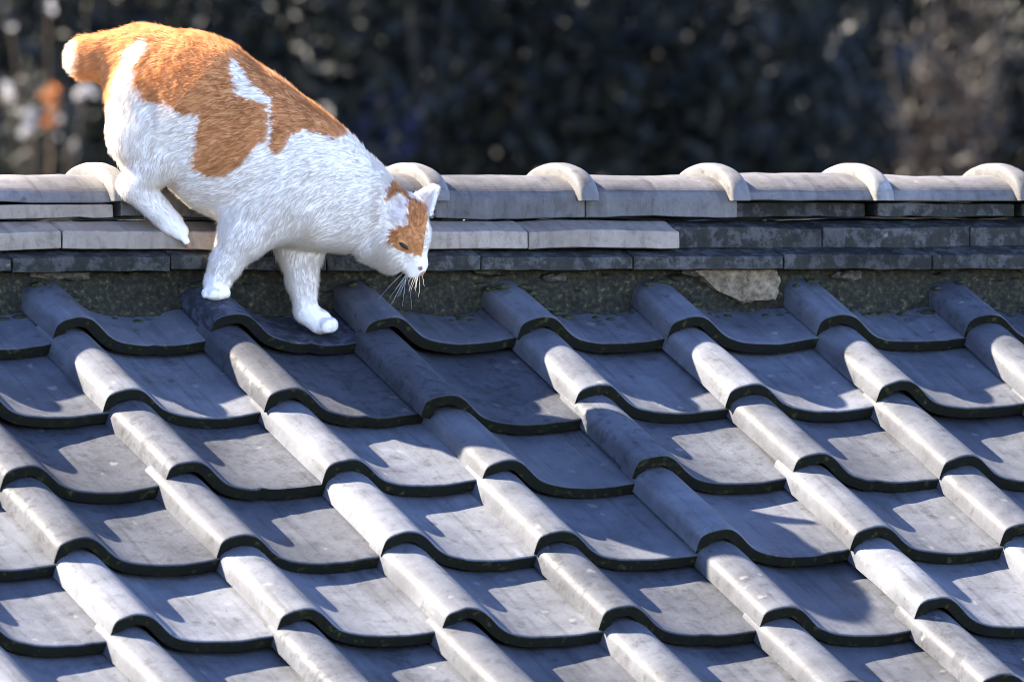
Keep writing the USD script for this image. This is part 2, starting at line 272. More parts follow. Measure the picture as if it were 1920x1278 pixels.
# ridge: infill, two courses of flat slabs, round caps and collars
def bumpy(mesh, edge, amp, scale, seed, smooth=True):
    m = mesh.subdivide_to_size(edge); m.merge_vertices()
    m.vertices = m.vertices + m.vertex_normals * ((meshkit.fbm(m.vertices * scale, 3, seed) - 0.5) * 2 * amp)[:, None]
    return m
ridge = obj("ridge", bumpy(prism_x([(YC - 0.142, -0.03), (YC + 0.142, -0.03), (YC + 0.125, 0.103), (YC - 0.125, 0.103), (YC - 0.135, 0.07)], xL + 0.02, xR - 0.02), 0.010, 0.014, 42, 5), soil, house, smooth=True)
def rounded_prism(poly, x0, x1, seed, rad=0.003, amp=0.0014):
    from shapely.geometry import Polygon
    p = Polygon(poly).buffer(-rad).buffer(rad, quad_segs=3)
    n = 10; xs = np.array([x0, x0 + 0.0012, *np.linspace(x0 + 0.004, x1 - 0.004, n), x1 - 0.0012, x1])
    inset = np.array([0.002, 0.0006, *[0] * n, 0.0006, 0.002])
    c = np.array(p.exterior.segmentize(0.012).coords)[:-1]
    if p.exterior.is_ccw is False: c = c[::-1]
    t = np.roll(c, -1, 0) - np.roll(c, 1, 0); t /= np.linalg.norm(t, axis=1)[:, None]; nn = np.stack([t[:, 1], -t[:, 0]], 1)
    V = []
    for x, s in zip(xs, inset):
        cc = c - nn * s; V.append(np.column_stack([np.full(len(c), x), cc]))
    V = np.array(V); K = len(c); m = len(xs)
    V += (meshkit.noise(V * 45, seed) - 0.5)[..., None] * 2 * amp
    V[..., 2] += (meshkit.noise(V * np.array([7, 7, 7]), seed + 9) - 0.5) * 0.007
    v = V.reshape(-1, 3); q = []
    for a in range(m - 1):
        k = np.arange(K); k2 = (k + 1) % K
        q.append(np.stack([a * K + k, a * K + k2, (a + 1) * K + k2, (a + 1) * K + k], 1))
    f = np.concatenate([np.vstack([x[:, [0, 1, 2]], x[:, [0, 2, 3]]]) for x in q])
    caps = trimesh.creation.triangulate_polygon(Polygon(c), engine="earcut")
    cv, cf = caps
    tree = cKDTree(c); idx = tree.query(cv)[1]
    f = np.vstack([f, idx[cf], (m - 1) * K + idx[cf][:, ::-1]])
    mm = trimesh.Trimesh(v, f, process=False); mm.fix_normals(); return mm
def ridge_piece(name, poly, x0, x1, mat, seed, label=None):
    m = rounded_prism(poly, x0, x1, seed)
    v, f, n = meshkit.arrays(m, 40)
    g = (n[:, 2] < -0.5) * 1.0  # undersides painted dark too, shade put into the colour
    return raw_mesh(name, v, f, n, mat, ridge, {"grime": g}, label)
def slab_poly(front, z_in, z_out, z_bot, inner=0.05):   # sloped top, flat front; front = distance ahead of the ridge axis; both faces of the ridge
    return [(YC - front, z_out), (YC - front, z_bot), (YC + front, z_bot), (YC + front, z_out), (YC + front - 0.05, z_in), (YC - front + 0.05, z_in)]
def joints(xs0, step, lo, hi): return np.array([x for x in xs0 + np.arange(-20, 21) * step if lo < x < hi])
rr = np.random.default_rng(3)
# lowest course: dark mossy slabs
js = np.concatenate([[xL], joints(-0.290, 0.2675, xL + 0.1, xR - 0.1), [xR]])
for k in range(len(js) - 1):
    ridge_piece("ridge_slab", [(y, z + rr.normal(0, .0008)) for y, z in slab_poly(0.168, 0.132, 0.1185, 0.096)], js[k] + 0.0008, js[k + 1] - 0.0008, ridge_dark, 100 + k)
# moss cushions along the foot of the infill
rm = np.random.default_rng(41); ms = []
for q in range(170):
    x = rm.uniform(-1.1, 1.5); y = YC - 0.140 - abs(rm.normal(0, 0.011))
    s_ = x % W; h_ = np.interp(s_, prof[:, 0], prof[:, 1]); z = y * 0.5 + (h_ + (-y / CT - 0.0) * STEP / EXP) / CT
    b = trimesh.creation.icosphere(2, 1.0); r0 = rm.uniform(0.003, 0.008)
    b.apply_scale([r0 * rm.uniform(1, 1.7), r0, r0 * 0.6]); b.vertices = b.vertices * (1 + 0.5 * (meshkit.noise(b.vertices * 420, q) - 0.5))[:, None]
    b.apply_translation([x, y, z - 0.002]); ms.append(b)
for q in range(9):
    x = rm.uniform(-0.5, 1.4); e = trimesh.creation.icosphere(3, 1.0); e.apply_scale([rm.uniform(0.012, 0.035), 0.012, rm.uniform(0.007, 0.014)])
    e.vertices = e.vertices * (1 + 0.9 * (meshkit.fbm(e.vertices * 95 + q * 3.3, 3, q) - 0.5))[:, None]; e.apply_translation([x, YC - 0.134, rm.uniform(0.066, 0.096)])
    obj("mortar_clump", e, soil_pale, ridge, smooth=40)
obj("moss", trimesh.util.concatenate(ms), moss_look, ridge, smooth=True, kind="stuff")
# second course
js = np.concatenate([[xL], joints(-0.464, 0.2675, xL + 0.1, xR - 0.1), [xR]])
for k in range(len(js) - 1):
    far = js[k] > 0.58
    fr = 0.122 if far else 0.145
    poly = slab_poly(fr + rr.normal(0, .001), 0.168 if far else 0.172, 0.157, 0.1285)
    if far: poly = [(y, z + (0.004 if z > .15 else -0.002)) for y, z in poly]
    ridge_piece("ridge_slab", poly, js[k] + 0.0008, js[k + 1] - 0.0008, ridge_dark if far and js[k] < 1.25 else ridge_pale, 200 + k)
# caps and collars
def cap_poly(hw, zc, rise, skirt, z_bot):
    a = np.linspace(0, math.pi, 29)
    arc = [(YC + hw * math.cos(t), zc + rise * math.sin(t)) for t in a]
    return arc + ([(YC - hw, z_bot), (YC + hw, z_bot)] if skirt else [])
cx = [-0.362 + 0.267 * k for k in range(-9, 0)] + [-0.362, -0.092, 0.180, 0.445, 0.716, 0.972, 1.235] + [1.235 + 0.267 * k for k in range(1, 6)]
cx = [x + 0.017 for x in cx if xL + 0.15 < x < xR - 0.15]
ce = [xL] + cx + [xR]
for k in range(len(ce) - 1):
    x0, x1 = ce[k], ce[k + 1]; mid = (x0 + x1) / 2
    whole = -0.362 <= x0 < 0.70
    dz = rr.normal(0, 0.0012)
    poly = cap_poly(0.098, 0.2035 + dz, 0.041, whole, 0.1765 + dz)
    if not whole: poly = [(YC + 0.098, 0.2025 + dz)] + poly + [(YC - 0.098, 0.2025 + dz)]
    if not whole: poly = poly[1:-1] 
    ridge_piece("ridge_cap", poly, x0 + 0.0008, x1 - 0.0008, ridge_mid, 300 + k)
    if not whole:
        dk = mid > 0.7
        hwb = (0.070 if mid < 1.0 else 0.088) if dk else 0.0985
        ridge_piece("ridge_slab", [(YC - hwb, 0.2005 + dz), (YC - hwb, 0.1765), (YC + hwb, 0.1765), (YC + hwb, 0.2005 + dz)], x0 + 0.001, x1 - 0.012, ridge_dark if dk else ridge_pale, 340 + k)
for k, x in enumerate(cx):
    a = np.linspace(0.02, math.pi - 0.02, 33); pts = []
    tw = rr.normal(0, 0.03)
    hw, rise, t, wd = 0.099, 0.0415, 0.0185, 0.034
    base = np.stack([YC + hw * np.cos(a), 0.2035 + rise * np.sin(a)], 1)
    nrm = np.stack([np.cos(a) * 0.75, np.sin(a)], 1); nrm /= np.linalg.norm(nrm, axis=1)[:, None]
    sec = np.array([[-0.5, -0.1], [-0.5, 0.55], [-0.42, 0.85], [-0.2, 1.0], [0.2, 1.0], [0.42, 0.85], [0.5, 0.55], [0.5, -0.1]])
    ring = np.array([[(x + s * wd + (b[0] - YC) * tw, *(b + nn * h * t)) for s, h in sec] for b, nn in zip(base, nrm)])
    n, K = ring.shape[:2]; v = ring.reshape(-1, 3); q = []
    for aa in range(n - 1):
        kk = np.arange(K); k2 = (kk + 1) % K; q.append(np.stack([aa * K + kk, aa * K + k2, (aa + 1) * K + k2, (aa + 1) * K + kk], 1))
    q = np.concatenate(q); f = np.vstack([q[:, [0, 1, 2]], q[:, [0, 2, 3]]])
    fan = np.array([[0, k_, k_ + 1] for k_ in range(1, K - 1)]); f = np.vstack([f, fan, (n - 1) * K + fan[:, ::-1]])
    m = trimesh.Trimesh(v, f, process=False); m.fix_normals()
    v, f, nn = meshkit.arrays(m, 45)
    raw_mesh("ridge_collar", v, f, nn, collar_clay, ridge, {"grime": np.zeros(len(v))})
# loose tan mortar in the hollow beside the tan patch, and a broken arch of an old cap
def at_plane(px, py, Y):
    d = FWD + RGT * ((px - 960) / FPX) - UPV * ((py - 639) / FPX); c = CAM - np.array([0, 0, Z0])
    return c + d * (Y - c[1]) / d[1]
from shapely.geometry import Polygon as _P
cl = np.array([at_plane(x, y, YC - 0.150)[[0, 2]] for x, y in ((1285, 494), (1320, 520), (1345, 545), (1395, 566), (1452, 560), (1462, 540), (1458, 492))])
clump = trimesh.creation.extrude_polygon(_P(cl), 0.05, engine="earcut"); cv0 = clump.vertices
clump.vertices = np.stack([cv0[:, 0], YC - 0.150 + cv0[:, 2], cv0[:, 1]], 1); clump.fix_normals()
clump = clump.subdivide_to_size(0.005); clump.merge_vertices()
clump.vertices = clump.vertices + clump.vertex_normals * ((meshkit.fbm(clump.vertices * 90, 3, 8) - 0.5) * 0.012)[:, None]
obj("mortar_clump", clump, tan_mortar, ridge, smooth=40, label="tan crumbling mortar patch under the ridge slabs")

# ---------------------------------------------------------------- cat
PX = 1205.0
def cp(x, y, d): return np.array([x, y, d], float)
prims = []                                   # a, ra, b, rb, depth squash, smooth k, flow, hair length (mm)
def cone(a, ra, b, rb, s=1.0, k=14, flow=None, hair=10):
    a, b = np.array(a, float), np.array(b, float)
    fl = np.array(flow, float) if flow is not None else (b - a) / max(np.linalg.norm(b - a), 1e-6)
    prims.append((a, ra, b, rb, s, k, fl / np.linalg.norm(fl), hair))
back = (-0.86, -0.30, 0)
side = (-0.78, 0.25, 0)
SQ = [0.95, 0.86, 0.80, 0.78, 0.80, 0.9]
T = [((275, 132, -18), 84), ((350, 192, -8), 132), ((440, 264, 4), 138), ((530, 322, 12), 131), ((600, 356, 10), 108), ((668, 388, 10), 80), ((720, 420, 10), 58)]
for ((a, ra), (b, rb)), q_ in zip(zip(T[:-1], T[1:]), SQ):
    cone(a, ra, b, rb, q_, 30, side, 10)
# tail stub
cone((255, 108, -20), 56, (165, 108, -24), 40, 0.9, 18, (-0.9, 0.35, 0), 13)
# near hind leg
cone((275, 185, 28), 76, (268, 255, 36), 62, 0.75, 22, (-0.45, 0.9, 0), 12)
cone((268, 245, 36), 62, (300, 292, 44), 46, 0.8, 18, (0.0, 1, 0), 10)
cone((300, 296, 42), 48, (254, 344, 34), 31, 0.85, 16, (-0.3, 0.9, 0), 10)
cone((238, 350, 34), 15, (258, 352, 34), 20, 0.9, 8, (-0.3, 0.9, 0), 7)
cone((254, 348, 34), 28, (320, 418, 28), 21, 0.9, 12, None, 8)
cone((322, 420, 28), 18, (338, 434, 28), 16, 1.0, 8, None, 4)
for td in (20, 28, 36):
    cone((334, 430, 28 + (td - 28) * 0.7), 10, (350, 453, 28 + (td - 28) * 1.25), 6.5, 1.0, 2, (0.5, 0.9, 0), 2.5)
# far hind leg
cone((285, 185, -70), 70, (300, 275, -82), 48, 0.7, 22, (0, 1, 0), 10)
cone((300, 275, -82), 44, (248, 300, -88), 24, 0.85, 16, (-0.3, 0.9, 0), 8)
cone((248, 300, -88), 22, (262, 322, -92), 17, 0.9, 12, None, 5)
cone((258, 322, -90), 15, (285, 325, -90), 14, 1.0, 8, None, 4)
# near foreleg (trailing)
cone((525, 370, 62), 86, (462, 432, 66), 50, 0.62, 26, (-0.3, 0.9, 0), 11)
cone((462, 432, 62), 48, (425, 492, 55), 29, 0.8, 14, None, 10)
cone((425, 492, 55), 29, (407, 530, 48), 24, 0.9, 10, None, 8)
cone((407, 530, 48), 23, (405, 546, 54), 22, 1.0, 8, (0, 0.6, 0.8), 4)
for tx, ty, td in ((388, 549, 66), (399, 551, 72), (411, 551, 71), (422, 549, 64)):
    cone((405, 541, 52), 16, (tx, ty, td), 10.5, 1.0, 1.8, (0, 0.6, 0.8), 3)
# far foreleg (leading)
cone((590, 385, -38), 74, (562, 455, -32), 48, 0.7, 24, (-0.1, 1, 0), 11)
cone((562, 455, -32), 46, (566, 525, -28), 28, 0.8, 14, None, 10)
cone((566, 525, -28), 27, (574, 582, -24), 20.5, 0.9, 10, None, 8)
cone((572, 584, -24), 21, (600, 603, -22), 23, 1.0, 9, None, 4)
for tx, ty, td in ((612, 610, -6), (619, 609, -15), (619, 608, -26), (612, 606, -36)):
    cone((596, 602, -22), 18, (tx, ty, td), 14.5, 1.0, 1.8, (1, 0.3, 0), 3.5)
# head frame: nose N, crown direction U, far side Lf
HC = cp(752, 426, 12)
Lf = np.array([0.62, -0.30, -0.72]); Lf /= np.linalg.norm(Lf)
N_ = np.array([0.34, 0.92, 0]); N_ = N_ - Lf * (N_ @ Lf); N_ /= np.linalg.norm(N_)
U_ = np.cross(N_, Lf)
if U_[0] < 0: U_ = -U_
def hd(l, n, u): return HC + Lf * l + N_ * n + U_ * u
fl_face = -N_ * 0.8 - U_ * 0.1
cone(hd(0, -14, 6), 52, hd(0, 16, 4), 47, 1.0, 14, fl_face, 7)
cone((712, 452, 22), 47, (738, 478, 16), 33, 1.0, 14, (-0.5, 0.7, 0), 12)
cone(hd(0, 20, 2), 40, hd(0, 72, -2), 24, 1.0, 10, fl_face, 3)
for s in (-1, 1):
    cone(hd(s * 24, 16, -14), 34, hd(s * 18, 42, -18), 26, 1.0, 10, fl_face - U_ * 0.5, 10)
    cone(hd(s * 11, 74, -8), 16.5, hd(s * 10, 84, -8), 13.5, 1.0, 5, fl_face, 3)
cone(hd(0, 84, -20), 12, hd(0, 66, -26), 16, 1.0, 5, fl_face, 3)
cone(hd(0, 86, 2), 9, hd(0, 92, 0), 7.5, 1.0, 4, fl_face, 1)
for s in (-1, 1):                            # brow over the eye
    cone(hd(s * 14, 24, 34), 12, hd(s * 34, 22, 20), 11, 1.0, 6, fl_face, 3)
for A_, B_, tip, push in (((724, 404, 44), (770, 418, 58), (745, 361, 66), np.array([6, 8, -15.0])), ((764, 378, -26), (806, 396, -22), (814, 354, -40), np.array([-10, 2, -14.0]))):
    A_, B_, tip = (np.array(q, float) for q in (A_, B_, tip))
    for t_ in np.linspace(0, 1, 9):
        c0 = A_ + (B_ - A_) * t_ + push * math.sin(math.pi * t_)
        tp = tip + (c0 - (A_ + B_) / 2) * 0.24
        cone(c0 + (c0 - tip) * 0.1, 6.0, tp, 4.6, 1.0, 4, tip - c0, 6)

def sdf_cone(P, a, ra, b, rb, s):
    mid = (a[2] + b[2]) / 2
    q = P.copy(); q[:, 2] = mid + (P[:, 2] - mid) / s
    a2, b2 = a.copy(), b.copy(); a2[2] = mid + (a[2] - mid) / s; b2[2] = mid + (b[2] - mid) / s
    ab = b2 - a2; h = np.clip(((q - a2) @ ab) / (ab @ ab), 0, 1)
    return np.linalg.norm(q - a2 - h[:, None] * ab, axis=1) - (ra + (rb - ra) * h)
H = 3.0
gx_, gy_, gz_ = np.arange(100, 842, H), np.arange(20, 648, H), np.arange(-150, 172, H)
shape = (len(gx_), len(gy_), len(gz_))
F = np.full(shape, 60.0, np.float32)
for (a, ra, b, rb, s, k, fl, hair) in prims:
    R_ = max(ra, rb) + 3 * k + 8
    lo, hi = np.minimum(a, b) - R_, np.maximum(a, b) + R_
    sl = tuple(slice(max(0, int((lo[i] - g[0]) / H)), min(len(g), int((hi[i] - g[0]) / H) + 2)) for i, g in enumerate((gx_, gy_, gz_)))
    X_, Y_, Z_ = np.meshgrid(gx_[sl[0]], gy_[sl[1]], gz_[sl[2]], indexing="ij")
    d = sdf_cone(np.stack([X_.ravel(), Y_.ravel(), Z_.ravel()], 1), a, ra, b, rb, s).reshape(X_.shape)
    f0 = F[sl]; h = np.clip(0.5 + 0.5 * (f0 - d) / k, 0, 1)
    F[sl] = f0 + (d - f0) * h - k * h * (1 - h)
def surface_nets(F, org, h):
    S = F < 0; nx, ny, nz = F.shape
    acc = np.zeros((nx - 1, ny - 1, nz - 1, 3)); cnt = np.zeros((nx - 1, ny - 1, nz - 1))
    I = np.stack(np.meshgrid(*[np.arange(n - 1) for n in F.shape], indexing="ij"), -1)
    corners = [(i, j, k) for i in (0, 1) for j in (0, 1) for k in (0, 1)]
    g = lambda A, c: A[c[0]:nx - 1 + c[0], c[1]:ny - 1 + c[1], c[2]:nz - 1 + c[2]]
    sm = sum(g(S, c).astype(np.int8) for c in corners); act = (sm > 0) & (sm < 8)
    ids = np.argwhere(act); vi = np.full(act.shape, -1); vi[act] = np.arange(len(ids))
    pos = np.zeros((len(ids), 3)); c_ = np.zeros(len(ids))
    for a in range(3):
        for c in corners:
            if c[a]: continue
            e = list(c); e[a] = 1
            fa, fb = F[tuple((ids + c).T)], F[tuple((ids + e).T)]
            m = (fa < 0) != (fb < 0); t = np.where(m, fa / np.where(m, fa - fb, 1), 0)
            p = np.array(c, float)[None] + np.eye(3)[a][None] * t[:, None]
            pos[m] += p[m]; c_[m] += 1
    pos = (ids + pos / c_[:, None]) * h + org
    Q = []
    for a in range(3):
        sl0, sl1 = [slice(1, -1)] * 3, [slice(1, -1)] * 3
        sl0[a], sl1[a] = slice(0, -1), slice(1, None)
        A, B = S[tuple(sl0)], S[tuple(sl1)]
        off = np.ones(3, int); off[a] = 0
        b, c = [x for x in range(3) if x != a]
        if a == 1: b, c = c, b
        for m, flip in ((A & ~B, False), (~A & B, True)):
            e = np.argwhere(m) + off
            eb, ec = np.eye(3, dtype=int)[b], np.eye(3, dtype=int)[c]
            q = np.stack([vi[tuple((e - eb - ec).T)], vi[tuple((e - ec).T)], vi[tuple(e.T)], vi[tuple((e - eb).T)]], 1)
            Q.append(q[:, ::-1] if flip else q)
    return pos, np.concatenate(Q)
cv, cq = surface_nets(F, np.array([gx_[0], gy_[0], gz_[0]]), H)
bodym = trimesh.Trimesh(cv, np.vstack([cq[:, [0, 1, 2]], cq[:, [0, 2, 3]]]), process=False)
comps = bodym.split(only_watertight=False)
bodym = max(comps, key=lambda m: len(m.faces))
trimesh.smoothing.filter_taubin(bodym, iterations=6)

from shapely.geometry import Polygon as Poly, MultiPolygon
import shapely
ginger = shapely.union_all([Poly([(146, 40), (300, 20), (420, 60), (530, 150), (600, 190), (645, 215), (664, 250), (632, 260), (606, 254), (570, 243), (546, 255), (534, 280), (520, 292), (507, 278), (500, 268), (487, 268), (468, 286), (449, 314), (426, 328), (391, 331), (364, 318), (365, 284), (370, 248), (375, 211), (352, 218), (331, 205), (308, 195), (285, 194), (267, 186), (256, 168), (251, 145), (254, 121), (267, 108), (280, 90), (275, 76), (256, 75), (236, 95), (225, 124), (215, 146), (205, 182), (198, 214), (182, 214), (188, 160), (146, 160)])])
ginger = ginger.difference(Poly([(430, 108), (447, 118), (471, 156), (509, 180), (511, 206), (508, 275), (501, 275), (503, 215), (495, 192), (459, 184), (440, 172), (434, 135)]))
ginger_head = shapely.union_all([Poly([(766, 368), (782, 376), (799, 388), (802, 409), (799, 432), (795, 454), (791, 481), (780, 479), (763, 475), (746, 467), (730, 450), (732, 434), (746, 428), (767, 420), (764, 398)]), Poly([(738, 343), (758, 349), (770, 367), (764, 374), (746, 361), (724, 380), (720, 372)])])
def is_ginger(P, jit=7.0):
    n = meshkit.noise(P * 0.16, 21); n2 = meshkit.noise(P * 0.16 + 40, 22)
    big = P[:, 0] < 700
    x = P[:, 0] + (n - 0.5) * np.where(big, 2 * jit, jit); y = P[:, 1] + (n2 - 0.5) * np.where(big, 2 * jit, jit)
    return np.where(big, shapely.contains_xy(ginger, x, y), shapely.contains_xy(ginger_head, x, y))
def cat_world(P):
    return unproject(P[:, 0], P[:, 1], 18.0 - P[:, 2] / PX)
base = cat_world(np.array([[440.0, 560, 10]]))[0]
cat = thing("cat", base, "white and ginger bobtail cat stepping head-down off the ridge onto the tiles", "cat")
WHITE, GING = np.array([0.80, 0.75, 0.685]), np.array([0.58, 0.275, 0.11])
bv_ = np.array(bodym.vertices); bf_ = np.array(bodym.faces)
col = np.where(is_ginger(bv_)[:, None], GING * 0.9, WHITE)
# pads and toes of the hind paw, the nose and the inside of the ears are their own colour
def near(P, c, r): return np.linalg.norm(P - c, axis=1) < r
nose_c = hd(0, 97, 3)
col[near(bv_, nose_c, 9)] = (0.42, 0.19, 0.15)
ear_in = (np.abs(bv_[:, 0] - 748) < 15) & (np.abs(bv_[:, 1] - 395) < 25) & (bv_[:, 2] > 44)
col[ear_in] = (0.62, 0.54, 0.52)
nostril = (np.hypot(bv_[:, 0] - 788, bv_[:, 1] - 503) < 4.5) & (bv_[:, 2] > 0)
col[nostril] = (0.25, 0.12, 0.09)
bv2, bf2, bn2 = meshkit.arrays(bodym, True)
bodyw = cat_world(bv2) - base
m_ = trimesh.Trimesh(bodyw, bf2, process=False)
if m_.volume < 0: bf2 = bf2[:, ::-1]
body_look = usdkit.material(stage, L + "cat_skin", {"a": ("attribute", {"attribute": "coat"}), "p": ("principled_bsdf", {"roughness": 0.9, "specular_ior_level": 0.1})}, [("a.color", "p.base_color")], surface="p.BSDF")
body = obj("body", (bodyw, bf2), body_look, cat, smooth=True, prim_attrs={"coat": col})

def hair_look(name, c0, c1):
    return usdkit.material(stage, L + name, {"hi": ("hair_info", {}), "w": ("white_noise_texture", {"dimensions": "1D"}), "r": ("rgb_ramp", {"ramp": [(0.0, c0), (1.0, c1)]}),
        "d": ("diffuse_bsdf", {}), "t": ("translucent_bsdf", {}), "m": ("mix_closure", {"fac": 0.45})},
        [("hi.index", "w.w"), ("w.value", "r.fac"), ("r.color", "d.color"), ("r.color", "t.color"), ("d.BSDF", "m.closure1"), ("t.BSDF", "m.closure2")], surface="m.closure")
fur_white = hair_look("fur_white", (0.76, 0.70, 0.61), (0.84, 0.775, 0.685))
fur_ginger = hair_look("fur_ginger", (0.42, 0.175, 0.06), (0.95, 0.56, 0.27))
fur_brown = hair_look("fur_brown", (0.30, 0.118, 0.042), (0.64, 0.32, 0.135))
whisker_look = hair_look("whisker", (0.85, 0.85, 0.85), (0.95, 0.95, 0.95))
def curves(name, pts, mat, parent, w0, w1=None):
    n, k = pts.shape[:2]
    c = UsdGeom.BasisCurves.Define(stage, numbered(str(parent.GetPath()) + "/" + name))
    c.CreateTypeAttr("linear"); c.CreatePointsAttr(Vt.Vec3fArray.FromNumpy(pts.reshape(-1, 3).astype(np.float32)))
    c.CreateCurveVertexCountsAttr(Vt.IntArray.FromNumpy(np.full(n, k, np.int32)))
    w = np.tile(np.linspace(w0, w1 if w1 is not None else w0 * 0.25, k), n)
    c.CreateWidthsAttr(Vt.FloatArray.FromNumpy(w.astype(np.float32))); c.SetWidthsInterpolation("vertex")
    UsdShade.MaterialBindingAPI.Apply(c.GetPrim()).Bind(mat)
    return c.GetPrim()
rs = np.random.default_rng(11)
tri = bodym.vertices[bodym.faces]
ar = np.linalg.norm(np.cross(tri[:, 1] - tri[:, 0], tri[:, 2] - tri[:, 0]), axis=1) / 2
cen = tri.mean(1)
fn = np.array(bodym.face_normals)
if bodym.volume < 0: fn = -fn
wgt = ar * np.where(fn[:, 2] < -0.35, 0.35, 1.0) * np.where(cen[:, 0] > 700, 2.0, 1.0)
NH = 120000
pick = rs.choice(len(ar), NH, p=wgt / wgt.sum())
uu, vv_ = rs.random(NH), rs.random(NH); sw = uu + vv_ > 1; uu[sw], vv_[sw] = 1 - uu[sw], 1 - vv_[sw]
P0 = tri[pick, 0] + uu[:, None] * (tri[pick, 1] - tri[pick, 0]) + vv_[:, None] * (tri[pick, 2] - tri[pick, 0])
vn = np.array(bodym.vertex_normals); vn = vn if bodym.volume > 0 else -vn
N0 = vn[bodym.faces[pick]].mean(1); N0 /= np.linalg.norm(N0, axis=1)[:, None]
wsum = np.zeros(NH); flow = np.zeros((NH, 3)); hl = np.zeros(NH)
for (a, ra, b, rb, s, k, fl, hair) in prims:
    w = np.exp(-np.abs(np.clip(sdf_cone(P0, a, ra, b, rb, s), -60, 200)) / 7.0) + 1e-9
    wsum += w; flow += w[:, None] * fl; hl += w * hair
flow /= wsum[:, None]; hl /= wsum
flow -= N0 * (flow * N0).sum(1)[:, None]; flow /= np.maximum(np.linalg.norm(flow, axis=1), 1e-6)[:, None]
clumpn = np.stack([meshkit.noise(P0 * 0.09, 31 + q) - 0.5 for q in range(3)], 1)
dirn = flow * 1.0 + N0 * 0.42 + clumpn * 0.42 + rs.normal(0, 0.2, (NH, 3))
dirn /= np.linalg.norm(dirn, axis=1)[:, None]
ln = hl * PX / 1000 * rs.uniform(0.6, 1.15, NH)
keep = ~near(P0, nose_c, 9) & (np.hypot((P0[:, 0] - 757) / 9.5, (P0[:, 1] - 461) / 6.5) > 1) & ((np.hypot(P0[:, 0] - 788, P0[:, 1] - 503) > 4.5) | (P0[:, 2] < 0))
keep &= ~((np.abs(P0[:, 0] - 748) < 12) & (np.abs(P0[:, 1] - 395) < 21) & (P0[:, 2] > 44) & (rs.random(NH) < 0.45))
K = 4
ts = np.linspace(0, 1, K)
bend = flow * 0.5 - N0 * 0.12 + np.array([0, 0.15, 0])
pts = P0[:, None] - N0[:, None] * 1.0 + dirn[:, None] * (ts * 1.0)[None, :, None] * ln[:, None, None] + bend[:, None] * (ts ** 2 * 0.35)[None, :, None] * ln[:, None, None]
root_g = is_ginger(P0)
ptsw = cat_world(pts.reshape(-1, 3)).reshape(NH, K, 3) - base
curves("fur", ptsw[keep & ~root_g], fur_white, body, 0.0005)
band = 0.75 * meshkit.noise(P0 * np.array([0.035, 0.02, 0.02]) + 7, 61) + 0.5 * meshkit.noise(P0 * 0.12, 62) + rs.normal(0, 0.16, NH) + np.clip((P0[:, 0] - 330) / 900, -0.15, 0.15)
dark = band > 0.68
curves("fur", ptsw[keep & root_g & ~dark], fur_ginger, body, 0.00056)
curves("fur", ptsw[keep & root_g & dark], fur_brown, body, 0.00056)
# whiskers
wh = []
for s in (-1, 1):
    for k in range(11):
        o = hd(s * (15 + 2 * (k % 3)), 78 + 3 * (k % 4), -12 - 2 * (k % 3))
        d0 = Lf * s * rs.uniform(-0.1, 1.0) + N_ * rs.uniform(0.2, 1.0) - U_ * rs.uniform(0.0, 1.1); d0 /= np.linalg.norm(d0)
        tw_ = np.linspace(0, 1, 7); Lw = rs.uniform(36, 62)
        wh.append(o + d0 * (tw_ * Lw)[:, None] + np.array([-0.25, 0.55, 0]) * (tw_ ** 2 * Lw * 0.35)[:, None])
wh = np.array(wh); curves("whiskers", cat_world(wh.reshape(-1, 3)).reshape(*wh.shape) - base, whisker_look, body, 0.00042, 0.00016)
# eyes
eye_look = usdkit.material(stage, L + "cat_eye", {"p": ("principled_bsdf", {"base_color": (0.02, 0.013, 0.006), "roughness": 0.3, "specular_ior_level": 0.3})}, [], surface="p.BSDF")
claw_look = usdkit.material(stage, L + "paw_pad", {"p": ("principled_bsdf", {"base_color": (0.30, 0.15, 0.09), "roughness": 0.6})}, [], surface="p.BSDF")
def on_body(x, y, front=True):
    m = np.hypot(bv_[:, 0] - x, bv_[:, 1] - y) < 4
    return (bv_[m, 2].max() if front else bv_[m, 2].min())
for ex, ey, ax_, fr in ((757, 461, (0.80, 0.60), True), (800, 446, (0.55, 0.83), False)):
    e = trimesh.creation.icosphere(3, 1.0); e.apply_scale([10.5, 3.8, 4.5])
    ev = np.array(e.vertices); c, sn = ax_
    ev = np.stack([ev[:, 0] * c - ev[:, 1] * sn, ev[:, 0] * sn + ev[:, 1] * c, ev[:, 2]], 1) + np.array([ex, ey, on_body(ex, ey, fr) + (1.5 if fr else -1.5)])
    obj("eye", (cat_world(ev) - base, np.array(e.faces)), eye_look, body, smooth=True)
for td in (20, 28, 36):
    e = trimesh.creation.icosphere(2, 1.0); e.apply_scale([4.5, 6.5, 4.5])
    obj("toe_pad", (cat_world(np.array(e.vertices) + np.array([353.0, 458, 28 + (td - 28) * 1.25])) - base, np.array(e.faces)), claw_look, body, smooth=True)

